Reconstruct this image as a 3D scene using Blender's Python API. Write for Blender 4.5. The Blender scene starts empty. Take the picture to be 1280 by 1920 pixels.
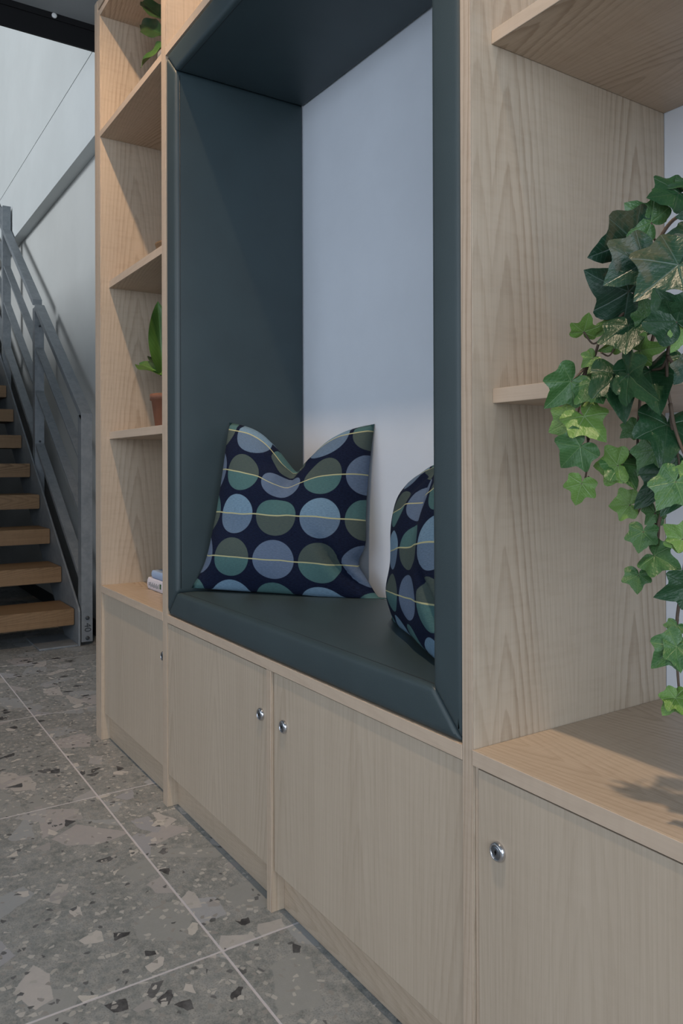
import bpy, bmesh, math, random
from mathutils import Vector, Matrix
import mathutils.noise as mnoise

C = bpy.context.scene.collection
sc = bpy.context.scene
rnd = random.Random(7)
PI = math.pi

# ------------------------------------------------------------ camera
YAW, PITCH, ROLL, FPX, CY = .992013703, 2.24026297e-03, -3.13616212e-03, 1455.62266, 870.544525
CAM = Vector((1.9767, -.7299, .893))
_fwd = Vector((-math.sin(YAW) * math.cos(PITCH), math.cos(YAW) * math.cos(PITCH), math.sin(PITCH)))
_rt = Vector((math.cos(YAW), math.sin(YAW), 0))
_up = _rt.cross(_fwd)
AX = _rt * math.cos(ROLL) + _up * math.sin(ROLL)
UP = -_rt * math.sin(ROLL) + _up * math.cos(ROLL)
cam_data = bpy.data.cameras.new('camera')
cam = bpy.data.objects.new('camera', cam_data)
C.objects.link(cam)
cam.matrix_world = Matrix(((AX.x, UP.x, -_fwd.x, CAM.x), (AX.y, UP.y, -_fwd.y, CAM.y), (AX.z, UP.z, -_fwd.z, CAM.z), (0, 0, 0, 1)))
cam_data.sensor_fit = 'HORIZONTAL'
cam_data.sensor_width = 36
cam_data.lens = 36 * FPX / 1280
cam_data.shift_y = -(960 - CY) / 1280
cam_data.clip_start = .02
sc.camera = cam


def at(px, py, y):
    """a measured point of the photograph on the vertical plane Y = y"""
    v = AX * ((px - 640) / FPX) - UP * ((py - CY) / FPX) + _fwd
    return CAM + v * ((y - CAM.y) / v.y)


# ------------------------------------------------------------ world, lights, exposure
sc.view_settings.view_transform = 'Standard'
sc.view_settings.look = 'None'
sc.view_settings.gamma = 1
sc.view_settings.use_curve_mapping = False
sc.view_settings.exposure = 0.0
w = bpy.data.worlds.new('world')
sc.world = w
w.use_nodes = True
w.node_tree.nodes['Background'].inputs[0].default_value = (.62, .76, 1, 1)
w.node_tree.nodes['Background'].inputs[1].default_value = .35


def area(name, loc, target, sx, sy, power, col, spread=PI):
    l = bpy.data.lights.new(name, 'AREA')
    l.shape = 'RECTANGLE'; l.size = sx; l.size_y = sy; l.energy = power; l.color = col; l.spread = spread
    o = bpy.data.objects.new(name, l); C.objects.link(o)
    o.location = loc
    o.rotation_euler = (Vector(target) - Vector(loc)).to_track_quat('-Z', 'Y').to_euler()
    return o


DAY = (.80, .885, 1.0)
# daylight through the two window openings of the room and the high window of the stair hall
area('window_light_right', (4.78, -1.9, 1.55), (0, -1.9, 1.35), 3.4, 2.3, 118, DAY)
area('window_light_front', (1.2, -4.78, 1.75), (1.2, 0, 1.5), 5.2, 1.9, 68, DAY)
area('hall_window_light', (-3.9, -4.78, 4.1), (-3.6, .4, 3.0), 3.0, 1.8, 230, (.92, .96, 1.0))

# ------------------------------------------------------------ helpers
def link(name, me, mat=None, parent=None, label=None, smooth=False):
    o = bpy.data.objects.new(name, me)
    C.objects.link(o)
    if mat is not None:
        for m in (mat if isinstance(mat, (list, tuple)) else [mat]):
            me.materials.append(m)
    if parent is not None:
        o.parent = parent
    if label:
        o['label'] = label
    if smooth:
        me.shade_smooth()
    return o


def thing(name, label, cat, loc=(0, 0, 0), group=None):
    o = bpy.data.objects.new(name, None)
    C.objects.link(o)
    o.empty_display_size = .05
    o.location = loc
    o['label'] = label; o['category'] = cat
    if group:
        o['group'] = group
    return o


def tag(o, label, cat, group=None):
    o['label'] = label; o['category'] = cat
    if group:
        o['group'] = group
    return o


def bm_box(bm, x0, x1, y0, y1, z0, z1, mi=0):
    vs = [bm.verts.new((x, y, z)) for x in (x0, x1) for y in (y0, y1) for z in (z0, z1)]
    fs = [(0, 1, 3, 2), (4, 6, 7, 5), (0, 4, 5, 1), (2, 3, 7, 6), (0, 2, 6, 4), (1, 5, 7, 3)]
    out = []
    for f in fs:
        fc = bm.faces.new([vs[i] for i in f]); fc.material_index = mi; out.append(fc)
    return vs, out


def finish(bm, name):
    bmesh.ops.recalc_face_normals(bm, faces=bm.faces[:])
    me = bpy.data.meshes.new(name)
    bm.to_mesh(me); bm.free()
    return me


def box(name, x0, x1, y0, y1, z0, z1, mat, parent=None, bev=.0012, label=None, seg=2):
    """an axis aligned board given in world coordinates; its origin sits at its own corner"""
    bm = bmesh.new()
    ox, oy, oz = x0, y0, z0
    bm_box(bm, 0, x1 - x0, 0, y1 - y0, 0, z1 - z0)
    if bev:
        bmesh.ops.bevel(bm, geom=bm.edges[:], offset=bev, segments=seg, profile=.5, affect='EDGES')
    o = link(name, finish(bm, name), mat, parent, label)
    base = Vector(parent.location) if parent is not None else Vector((0, 0, 0))
    if parent is not None and parent.parent is not None:
        base = base + Vector(parent.parent.location)
    o.location = Vector((ox, oy, oz)) - base
    return o


def tube_bm(bm, pts, rad, n=7, caps=True, mi=0):
    pts = [Vector(p) for p in pts]
    rads = rad if isinstance(rad, (list, tuple)) else [rad] * len(pts)
    prev = None; rings = []
    side = None
    for i, p in enumerate(pts):
        d = (pts[min(i + 1, len(pts) - 1)] - pts[max(i - 1, 0)])
        if d.length < 1e-9:
            d = Vector((0, 0, 1))
        d.normalize()
        if side is None:
            side = d.orthogonal().normalized()
        side = (side - d * side.dot(d))
        side = side.normalized() if side.length > 1e-6 else d.orthogonal().normalized()
        up = d.cross(side)
        rings.append([bm.verts.new(p + (side * math.cos(a) + up * math.sin(a)) * rads[i]) for a in [2 * PI * k / n for k in range(n)]])
    for a, b in zip(rings, rings[1:]):
        for k in range(n):
            f = bm.faces.new((a[k], a[(k + 1) % n], b[(k + 1) % n], b[k])); f.material_index = mi; f.smooth = True
    if caps:
        bm.faces.new(rings[0]).material_index = mi
        bm.faces.new(rings[-1]).material_index = mi


def lathe_bm(bm, prof, n=32, axis='Z', c=(0, 0, 0), mis=None):
    c = Vector(c); rings = []
    for r, h in prof:
        ring = []
        for k in range(n):
            a = 2 * PI * k / n
            if axis == 'Z':
                v = Vector((r * math.cos(a), r * math.sin(a), h))
            else:                      # axis -Y : h grows towards -Y
                v = Vector((r * math.cos(a), -h, r * math.sin(a)))
            ring.append(bm.verts.new(c + v))
        rings.append(ring)
    for i, (a, b) in enumerate(zip(rings, rings[1:])):
        for k in range(n):
            f = bm.faces.new((a[k], a[(k + 1) % n], b[(k + 1) % n], b[k])); f.smooth = True
            if mis: f.material_index = mis[i]
    f = bm.faces.new(rings[-1])
    if mis: f.material_index = mis[-1]
    f = bm.faces.new(rings[0])


def smooth_path(pts, k=6):
    pts = [Vector(p) for p in pts]
    if len(pts) < 3:
        return pts
    P = [pts[0] * 2 - pts[1]] + pts + [pts[-1] * 2 - pts[-2]]
    out = []
    for i in range(1, len(P) - 2):
        for s in range(k):
            t = s / k
            out.append(.5 * ((2 * P[i]) + (-P[i - 1] + P[i + 1]) * t + (2 * P[i - 1] - 5 * P[i] + 4 * P[i + 1] - P[i + 2]) * t * t + (-P[i - 1] + 3 * P[i] - 3 * P[i + 1] + P[i + 2]) * t ** 3))
    out.append(pts[-1])
    return out


# ------------------------------------------------------------ materials
class NT:
    def __init__(s, name):
        s.m = bpy.data.materials.new(name); s.m.use_nodes = True
        s.t = s.m.node_tree; s.b = s.t.nodes['Principled BSDF']

    def n(s, typ, ins=None, **props):
        nd = s.t.nodes.new(typ)
        for k, v in props.items():
            setattr(nd, k, v)
        for k, v in (ins or {}).items():
            s.set(nd.inputs[k], v)
        return nd

    def set(s, inp, v):
        if hasattr(v, 'outputs'):
            v = v.outputs[0]
        if isinstance(v, bpy.types.NodeSocket):
            s.t.links.new(v, inp)
        else:
            if isinstance(v, (tuple, list)) and len(v) == 3 and inp.type == 'RGBA':
                v = (*v, 1)
            inp.default_value = v

    def math(s, op, a, b=0.0, c=None, clamp=False):
        nd = s.t.nodes.new('ShaderNodeMath'); nd.operation = op; nd.use_clamp = clamp
        s.set(nd.inputs[0], a); s.set(nd.inputs[1], b)
        if c is not None: s.set(nd.inputs[2], c)
        return nd.outputs[0]

    def mix(s, f, a, b, blend='MIX'):
        nd = s.t.nodes.new('ShaderNodeMix'); nd.data_type = 'RGBA'; nd.blend_type = blend
        s.set(nd.inputs[0], f); s.set(nd.inputs[6], a); s.set(nd.inputs[7], b)
        return nd.outputs[2]

    def ramp(s, f, stops, interp='LINEAR'):
        nd = s.t.nodes.new('ShaderNodeValToRGB'); nd.color_ramp.interpolation = interp
        el = nd.color_ramp.elements
        while len(el) < len(stops): el.new(.5)
        for e, (p, c) in zip(el, stops):
            e.position = p; e.color = (*c, 1) if len(c) == 3 else c
        s.set(nd.inputs[0], f)
        return nd.outputs[0]

    def step(s, v, a, b):
        nd = s.t.nodes.new('ShaderNodeMapRange'); nd.interpolation_type = 'SMOOTHSTEP'
        s.set(nd.inputs[0], v); nd.inputs[1].default_value = a; nd.inputs[2].default_value = b
        return nd.outputs[0]

    def noise(s, vec, scale, detail=2, rough=.5, out=0, dist=0):
        return s.n('ShaderNodeTexNoise', {'Vector': vec, 'Scale': scale, 'Detail': detail, 'Roughness': rough, 'Distortion': dist}).outputs[out]

    def bump(s, h, strength, dist):
        return s.n('ShaderNodeBump', {'Height': h, 'Strength': strength, 'Distance': dist}).outputs[0]

    def out(s, col=None, rough=None, normal=None, metal=None, spec=None, **kw):
        for k, v in (('Base Color', col), ('Roughness', rough), ('Normal', normal), ('Metallic', metal), ('Specular IOR Level', spec)):
            if v is not None: s.set(s.b.inputs[k], v)
        for k, v in kw.items():
            s.set(s.b.inputs[k], v)
        return s.m


def obj_coords(t, off=11.0):
    tc = t.n('ShaderNodeTexCoord').outputs['Object']
    r = t.n('ShaderNodeObjectInfo').outputs['Random']
    o = t.n('ShaderNodeCombineXYZ', {0: t.math('MULTIPLY', r, off), 1: t.math('MULTIPLY', r, off * 1.7), 2: t.math('MULTIPLY', r, off * .6)})
    return t.n('ShaderNodeVectorMath', {0: tc, 1: o}, operation='ADD').outputs[0]


def wood(name, light, dark, grain='Z', contrast=.5, rings=13, big=2.2, fine=.5, rough=.42, spec=.35, figure=.10, centres=None, period=.30, step=.13):
    t = NT(name)
    v = obj_coords(t) if centres is None else t.n('ShaderNodeTexCoord').outputs['Object']
    sp = t.n('ShaderNodeSeparateXYZ', {0: v})
    x, y, z = sp.outputs
    if grain == 'X': x, y, z = y, z, x
    if grain == 'Y': x, y, z = z, x, y
    u = t.math('ADD', x, t.math('MULTIPLY', y, .9))
    zc = lambda k: t.math('MULTIPLY', z, k)
    # flat-sawn figure: growth rings cut into steep arches about one or more centre lines
    wrp = t.noise(t.n('ShaderNodeCombineXYZ', {0: t.math('MULTIPLY', u, .6), 1: .3, 2: zc(.30)}), 2.2, 1, .4)
    uw = t.math('ADD', u, t.math('MULTIPLY', t.math('SUBTRACT', wrp, .5), .045 if centres else .10))
    if centres:
        d = None
        for c_ in centres:
            k = t.math('ABSOLUTE', t.math('SUBTRACT', uw, c_))
            d = k if d is None else t.math('MINIMUM', d, k)
    else:
        d = t.math('ABSOLUTE', t.math('SUBTRACT', t.math('FRACT', t.math('DIVIDE', uw, period)), .5))
        d = t.math('MULTIPLY', d, period)
    n = t.math('MULTIPLY', t.math('POWER', d, 1.4), rings)
    n = t.math('ADD', n, t.math('DIVIDE', z, step))
    low = t.noise(t.n('ShaderNodeCombineXYZ', {0: u, 1: .3, 2: zc(.22)}), big, 2, .5)
    n = t.math('ADD', n, t.math('MULTIPLY', low, 4.0))
    saw = t.noise(t.n('ShaderNodeCombineXYZ', {0: u, 1: 4.1, 2: zc(.16)}), 150, 2, .6)
    n = t.math('ADD', n, t.math('MULTIPLY', saw, .38))
    ph = t.math('FRACT', n)
    ring = t.math('MULTIPLY', t.step(ph, .0, .82), t.math('SUBTRACT', 1.0, t.step(ph, .84, 1.0)))
    ring = t.math('POWER', ring, 2.6)
    amp = t.noise(t.n('ShaderNodeCombineXYZ', {0: u, 1: .8, 2: zc(.15)}), 7, 2)
    ring = t.math('MULTIPLY', ring, t.math('ADD', .35, t.math('MULTIPLY', t.step(amp, .34, .70), .65)))
    ring = t.math('MULTIPLY', ring, t.math('SUBTRACT', 1.0, t.math('MULTIPLY', t.step(d, .025, .10), .62)))
    st = t.noise(t.n('ShaderNodeCombineXYZ', {0: u, 1: y, 2: zc(.010)}), 260, 4, .75)
    st = t.step(st, .35, .72)
    patch = t.noise(t.n('ShaderNodeCombineXYZ', {0: u, 1: 1.7, 2: zc(.10)}), 11, 3)
    fl = t.noise(t.n('ShaderNodeCombineXYZ', {0: t.math('MULTIPLY', u, .25), 1: 2.7, 2: z}), 95, 2)
    f = t.math('MULTIPLY', ring, contrast)
    f = t.math('ADD', f, t.math('MULTIPLY', st, fine * .55))
    f = t.math('ADD', f, t.math('MULTIPLY', t.step(patch, .3, .7), .14))
    f = t.math('ADD', f, t.math('MULTIPLY', t.step(fl, .4, .75), figure), clamp=True)
    col = t.mix(f, light, dark)
    nm = t.bump(f, .12, .0006)
    return t.out(col, t.math('ADD', rough, t.math('MULTIPLY', f, .12)), nm, spec=spec)


ASH_L, ASH_D = (.540, .448, .345), (.300, .222, .150)
M_ASH_V = wood('ash_veneer_upright', ASH_L, ASH_D, 'Z', .34, 190, 5, .50)
M_ASH_F = wood('ash_veneer_figured', (.545, .465, .362), (.300, .222, .150), 'Z', .54, 205, 5, .45, centres=(.030, .083, .345), step=.125)
M_DOOR = wood('ash_veneer_door', (.508, .428, .334), (.312, .240, .170), 'Z', .30, 170, 4, .50, figure=.04, period=.26, step=.16)
M_ASH_H = wood('ash_veneer_level', (.530, .430, .325), (.30, .216, .144), 'X', .50, 200, 5, .50, rough=.36, period=.24, step=.07)
M_EDGE_H = wood('ash_edge_strip', (.56, .455, .352), (.40, .305, .225), 'X', .25, 90, 3, .4)
M_EDGE_V = wood('ash_edge_upright', (.55, .452, .352), (.345, .255, .18), 'Z', .60, 420, 4, .6, step=1.2)
M_TREAD = wood('oak_tread', (.265, .168, .088), (.120, .068, .032), 'Y', .7, 220, 5, .6, rough=.5, step=.08)


def leather(name, col):
    t = NT(name)
    tc = t.n('ShaderNodeTexCoord').outputs['Object']
    v = t.n('ShaderNodeTexVoronoi', {'Vector': tc, 'Scale': 620.0, 'Randomness': 1.0}).outputs['Distance']
    big = t.noise(tc, 9, 2)
    c = t.mix(t.step(big, .3, .7), col, tuple(x * 1.12 for x in col))
    h = t.math('ADD', v, t.math('MULTIPLY', t.noise(tc, 14, 2), 3.0))
    return t.out(c, .50, t.bump(h, .16, .0006), spec=.72)


M_LEATHER = leather('dark_green_leatherette', (.026, .046, .053))
tS = NT('seam_thread'); M_SEAM = tS.out((.010, .016, .019), .7)


def plaster(name, c, rough=.75, sc_=7):
    t = NT(name)
    tc = t.n('ShaderNodeTexCoord').outputs['Object']
    n = t.noise(tc, sc_, 5, .6)
    col = t.mix(t.step(n, .25, .75), tuple(x * .93 for x in c), c)
    return t.out(col, rough, t.bump(t.noise(tc, 160, 3), .06, .001), spec=.3)


M_BACK = plaster('painted_white_board', (.76, .81, .88), .6, 3)
M_WALL = plaster('white_wall_paint', (.66, .68, .72), .8, 3)
M_HALL = plaster('concrete_grey_wall', (.55, .56, .545), .8, 2.2)
M_UPPER = plaster('pale_upper_wall', (.60, .63, .63), .7, 2.2)
M_CEIL = plaster('ceiling_grey_paint', (.30, .31, .31), .9, 3)
M_SHADEWALL = plaster('shade_dark_hall_wall', (.05, .055, .058), .9, 3)  # near-black colour stands in for the shade behind and under the stair
M_ROOM = plaster('room_wall_paint', (.52, .53, .53), .9, 3)
t_ = NT('black_steel'); M_BLACK = t_.out((.008, .008, .009), .6, spec=.25)
t_ = NT('white_plastic'); M_WHITE = t_.out((.8, .8, .78), .4)


def galv():
    t = NT('galvanised_steel')
    tc = t.n('ShaderNodeTexCoord').outputs['Object']
    n = t.noise(tc, 16, 5, .65); v = t.n('ShaderNodeTexVoronoi', {'Vector': tc, 'Scale': 60.0}).outputs['Color']
    vv = t.n('ShaderNodeSeparateColor', {0: v}).outputs[0]
    c = t.mix(t.step(n, .3, .7), (.20, .225, .245), (.26, .285, .305))
    c = t.mix(t.math('MULTIPLY', vv, .2), c, (.36, .39, .42))
    return t.out(c, t.math('ADD', .45, t.math('MULTIPLY', n, .2)), t.bump(n, .2, .002), metal=.35, spec=.4)


M_GALV = galv()
t_ = NT('chrome'); M_CHROME = t_.out((.62, .63, .66), .12, metal=1.0)
t_ = NT('lock_core_metal'); M_CORE = t_.out((.25, .27, .30), .3, metal=1.0)
t_ = NT('bolt_steel'); M_BOLT = t_.out((.07, .08, .09), .5, metal=.5)


def terrazzo():
    t = NT('terrazzo')
    tc = t.n('ShaderNodeTexCoord').outputs['Object']
    loc = t.n('ShaderNodeObjectInfo').outputs['Location']
    off = t.n('ShaderNodeVectorMath', {0: loc, 1: (3.1, 2.3, 0)}, operation='MULTIPLY').outputs[0]
    v = t.n('ShaderNodeVectorMath', {0: tc, 1: off}, operation='ADD').outputs[0]
    flat = t.n('ShaderNodeVectorMath', {0: v, 1: (1, 1, 0)}, operation='MULTIPLY').outputs[0]
    wob = t.n('ShaderNodeTexNoise', {'Vector': flat, 'Scale': 14.0, 'Detail': 4.0, 'Roughness': .6}).outputs[1]
    wv = t.n('ShaderNodeVectorMath', {0: t.n('ShaderNodeVectorMath', {0: wob, 1: (.5, .5, .5)}, operation='SUBTRACT'), 1: (.022, .022, 0)}, operation='MULTIPLY').outputs[0]
    v = t.n('ShaderNodeVectorMath', {0: flat, 1: wv}, operation='ADD').outputs[0]
    n1 = t.noise(flat, 16, 4); n2 = t.noise(flat, 60, 4, .7); n3 = t.noise(flat, 300, 2)
    col = t.mix(t.step(n1, .3, .7), (.158, .180, .182), (.250, .272, .278))
    col = t.mix(t.math('MULTIPLY', t.step(n2, .35, .7), .7), col, (.37, .37, .355))
    col = t.mix(t.math('MULTIPLY', t.step(n3, .45, .75), .5), col, (.085, .09, .09))

    def chips(col, scale, keep, edge, cols, soft=.022, seed=0.0, opacity=1.0, stretch=(1, 1, 1)):
        vv = t.n('ShaderNodeVectorMath', {0: v, 1: (seed, seed * 1.3, 0)}, operation='ADD').outputs[0]
        vv = t.n('ShaderNodeVectorMath', {0: vv, 1: stretch}, operation='MULTIPLY').outputs[0]
        vo = t.n('ShaderNodeTexVoronoi', {'Vector': vv, 'Scale': float(scale)}, voronoi_dimensions='2D')
        ve = t.n('ShaderNodeTexVoronoi', {'Vector': vv, 'Scale': float(scale)}, voronoi_dimensions='2D', feature='DISTANCE_TO_EDGE')
        s3 = t.n('ShaderNodeSeparateColor', {0: vo.outputs['Color']})
        k = t.math('LESS_THAN', s3.outputs[0], keep)
        # chips of unequal size: the rim a cell loses grows with its own random number
        e = t.math('SUBTRACT', ve.outputs[0], t.math('MULTIPLY', s3.outputs[1], edge * 2.2))
        e = t.step(e, edge * .45, edge * .45 + soft)
        cc = t.ramp(s3.outputs[2], cols, 'CONSTANT')
        vein = t.noise(flat, 40, 4, .7)
        cc = t.mix(t.math('MULTIPLY', t.step(vein, .35, .75), .30), cc, (.30, .31, .33))
        return t.mix(t.math('MULTIPLY', t.math('MULTIPLY', k, e), opacity), col, cc)

    G = lambda a, b, c: (a, b, c)
    col = chips(col, 8.5, .34, .05, [(0, G(.30, .325, .34)), (.35, G(.34, .36, .39)), (.6, G(.27, .285, .28)), (.8, G(.36, .35, .355))], seed=5.6, opacity=.85)
    col = chips(col, 13, .13, .05, [(0, G(.40, .39, .375)), (.3, G(.30, .315, .345)), (.55, G(.43, .42, .41)), (.8, G(.33, .34, .35))], seed=9.1, opacity=.92, stretch=(.8, 1.1, 1))
    col = chips(col, 29, .035, .07, [(0, G(.050, .054, .058)), (.5, G(.47, .46, .44)), (.85, G(.09, .095, .10))], seed=17.7)
    col = chips(col, 34, .05, .05, [(0, G(.040, .042, .046)), (.5, G(.48, .47, .44)), (.8, G(.3, .3, .3))], seed=27.7)
    col = chips(col, 95, .17, .06, [(0, G(.42, .42, .40)), (.35, G(.25, .25, .24)), (.6, G(.08, .085, .09)), (.75, G(.36, .36, .34))], soft=.05, seed=37.7)
    rgh = t.math('ADD', .34, t.math('MULTIPLY', n2, .2))
    return t.out(col, rgh, None, spec=.35)


M_TERR = terrazzo()
t_ = NT('grout'); M_GROUT = t_.out(t_.mix(t_.noise(t_.n('ShaderNodeTexCoord').outputs['Object'], 60, 3), (.46, .45, .48), (.56, .55, .58)), .8)

# ------------------------------------------------------------ setting: floor, walls, ceiling, windows
def structure(o):
    o['kind'] = 'structure'
    return o


floor = structure(box('floor', -6.2, 5.0, -5.0, 1.2, -.12, -.0005, M_GROUT, None, 0))
TP, GAP = .8060, .0048
bm = bmesh.new()
bm_box(bm, GAP / 2, TP - GAP / 2, GAP / 2, TP - GAP / 2, -.0020, 0)
bmesh.ops.bevel(bm, geom=[e for e in bm.edges if all(v.co.z > -.001 for v in e.verts)], offset=.0004, segments=1, affect='EDGES')
tile_me = finish(bm, 'tile'); tile_me.materials.append(M_TERR)
for i in range(-7, 6):
    for j in range(-6, 2):
        x, y = -.1500 + i * TP, -.1325 + j * TP
        if x < -6.2 or x + TP > 5.0 or y < -5 or y + TP > 1.2: continue
        o = bpy.data.objects.new('tile', tile_me); C.objects.link(o)
        o.parent = floor
        o.location = Vector((x, y, 0)) - Vector(floor.location)

WY = .437           # face of the wall behind the joinery and the stair
structure(box('wall_back', -6.2, 5.0, WY, WY + .2, -.12, 5.6, M_HALL, None, 0))
# white plasterboard behind the bookcases belongs to the room side of the wall
UY, UZ = .366, 2.556
structure(box('wall_upper', -6.2, -.70, UY, WY - .0005, 2.994, 5.6, M_UPPER, None, .0005))
structure(box('trim_1', -6.2, -.70, UY, WY - .0005, UZ, 2.989, M_UPPER, None, .0015))
structure(box('wall_left', -6.4, -6.2, -5.0, WY, -.12, 5.6, M_SHADEWALL, None, 0))


def wall_with_opening(name, axis, pos, thick, a0, a1, z1, o0, o1, oz0, oz1, mat):
    bm = bmesh.new()
    def put(u0, u1, w0, w1):
        if axis == 'X': bm_box(bm, pos, pos + thick, u0, u1, w0, w1)
        else: bm_box(bm, u0, u1, pos, pos + thick, w0, w1)
    put(a0, o0, -.12, z1); put(o1, a1, -.12, z1); put(o0, o1, -.12, oz0); put(o0, o1, oz1, z1)
    return structure(link(name, finish(bm, name), mat))


def window_frame(name, axis, pos, u0, u1, z0, z1, bars):
    bm = bmesh.new()
    def put(a, b, c, d):
        if axis == 'X': bm_box(bm, pos, pos + .06, a, b, c, d)
        else: bm_box(bm, a, b, pos, pos + .06, c, d)
    s = .06
    put(u0, u1, z0, z0 + s); put(u0, u1, z1 - s, z1); put(u0, u0 + s, z0 + s, z1 - s); put(u1 - s, u1, z0 + s, z1 - s)
    for k in range(1, bars):
        c = u0 + (u1 - u0) * k / bars
        put(c - .025, c + .025, z0 + s, z1 - s)
    return structure(link(name, finish(bm, name), M_BLACK))


wall_with_opening('wall_right', 'X', 4.8, .2, -5.0, WY, 3.05, -3.6, -.2, .35, 2.75, M_ROOM)
window_frame('window_1', 'X', 4.70, -3.6, -.2, .35, 2.75, 3)
wall_with_opening('wall_front', 'Y', -5.0, .2, -1.8, 4.8, 3.05, -1.4, 3.8, .35, 2.75, M_ROOM)
window_frame('window_2', 'Y', -4.74, -1.4, 3.8, .35, 2.75, 4)
wall_with_opening('wall_front_hall', 'Y', -5.0, .2, -6.2, -1.8, 5.6, -5.4, -2.4, 3.2, 5.0, M_ROOM)
window_frame('window_3', 'Y', -4.74, -5.4, -2.4, 3.2, 5.0, 3)
structure(box('ceiling', -1.8, 5.0, -5.0, WY, 3.012, 3.25, M_CEIL, None, 0))
structure(box('ceiling_hall', -6.2, -1.6, -5.0, WY, 5.6, 5.7, M_CEIL, None, 0))
structure(box('wall_hall_over_beam', -1.78, -1.6, -5.0, UY, 3.25, 5.6, M_ROOM, None, 0))

structure(box('light_blocker_stair', -6.2, -1.95, -.93, -.80, -.12, 2.3, M_ROOM, None, 0))  # added unseen wall, keeps daylight off the lower stair hall
structure(box('light_blocker_hall', -1.80, -1.68, -5.0, -1.0, -.12, 2.885, M_ROOM, None, 0))  # added unseen wall under the beam, stops front window light reaching the hall
# dark beam on the edge of the low ceiling
beam = thing('steel_beam', 'black steel beam crossing under the grey ceiling at top left', 'beam', (-1.8, -2.3, 2.89))
bm = bmesh.new()
bm_box(bm, 0, .012, -2.6, 2.66, 0, .0925)
link('web', finish(bm, 'web'), M_BLACK, beam)
bm = bmesh.new()
bm_box(bm, -.03, .018, -2.6, 2.66, .093, .1215)
link('flange', finish(bm, 'flange'), M_BLACK, beam)
bm = bmesh.new()
lathe_bm(bm, [(.012, 0), (.012, .006), (.006, .009)], 16, 'Z')
for v in bm.verts: v.co = Vector((v.co.z, v.co.x, v.co.y))
p = link('cap', finish(bm, 'cap'), M_WHITE, beam, 'small white round cap on the black beam')
_q = CAM + (AX * ((101 - 640) / FPX) - UP * ((29 - CY) / FPX) + _fwd) * ((-1.787 - CAM.x) / (AX * ((101 - 640) / FPX) - UP * ((29 - CY) / FPX) + _fwd).x)
p.location = Vector((.0182, _q.y + 2.3, 2.998 - 2.89))

# warm ceiling spots on a track
track = thing('track_light', 'white ceiling track with warm spotlights, above and before the bookcases', 'lamp', (0, -.425, 3.012))
bm = bmesh.new(); bm_box(bm, -1.3, 2.6, -.018, .018, -.032, -.0005)
link('rail', finish(bm, 'rail'), M_WHITE, track)
t_ = NT('lamp_glow'); M_GLOW = t_.out((1, 1, 1), .5); t_.b.inputs['Emission Color'].default_value = (1, .72, .45, 1); t_.b.inputs['Emission Strength'].default_value = 6
WARM = (1.0, .76, .54)
for sx_, pw in ((.22, 100), (1.28, 105)):
    bm = bmesh.new(); lathe_bm(bm, [(.036, -.032), (.040, -.034), (.040, -.072), (.034, -.072), (.033, -.066)], 24, 'Z', (sx_, 0, 0))
    s_ = link('spotlight', finish(bm, 'spotlight'), M_WHITE, track)
    bm = bmesh.new(); lathe_bm(bm, [(.033, -.0665), (.0328, -.0668)], 24, 'Z', (sx_, 0, 0))
    link('bulb', finish(bm, 'bulb'), M_GLOW, s_)
    l = bpy.data.lights.new('spot_lamp', 'SPOT'); l.spot_size = math.radians(68 if sx_ < 1 else 84); l.spot_blend = .9; l.shadow_soft_size = .025
    l.energy = pw; l.color = WARM if sx_ > 1 else (1.0, .68, .42)
    lo = bpy.data.objects.new('spot_lamp', l); C.objects.link(lo); lo.location = (sx_, -.425, 3.012 - .076)
    lo.rotation_euler = (Vector((-.50, .16, 1.4) if sx_ < 1 else (1.26, .02, .5)) - lo.location).to_track_quat('-Z', 'Y').to_euler()

# ------------------------------------------------------------ joinery
ZW0, ZW1 = .484, .505           # worktop / rail
BY = WY - .001                   # back of the carcasses
PT = .0205


def lock(parent, x, z, y=0.0):
    base = Vector(parent.location) + (Vector(parent.parent.location) if parent.parent else Vector((0, 0, 0)))
    bm = bmesh.new()
    lathe_bm(bm, [(.0125, -.004), (.0130, .0005), (.0128, .0030), (.0108, .0056), (.0092, .0060), (.0088, .0048), (.0086, .0044), (.0070, .0050), (.0066, .0053), (.0030, .0053)], 36, '-Y', mis=[0, 0, 0, 0, 0, 1, 1, 1, 1, 1])
    bm_box(bm, -.0008, .0008, -.0058, -.0050, -.0032, .0032, 2)
    bm_box(bm, -.0016, .0016, -.0058, -.0050, -.0010, .0014, 2)
    o = link('lock', finish(bm, 'lock'), [M_CHROME, M_CORE, M_BLACK], parent, 'round chrome cam lock')
    o.location = Vector((x, y, z)) - base
    return o


def door(parent, x0, x1, y, z0, z1, lx, th=.018, lz=.385):
    d = box('door', x0, x1, y, y + th, z0, z1, M_DOOR, parent, .001)
    lock(d, lx, lz, y - .0005)
    return d


def edge(parent, x0, x1, y, z0, z1, mat):
    """solid lipping glued on a board's front"""
    return box('lipping', x0, x1, y, y + .0022, z0, z1, mat, parent, .0006)


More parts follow.
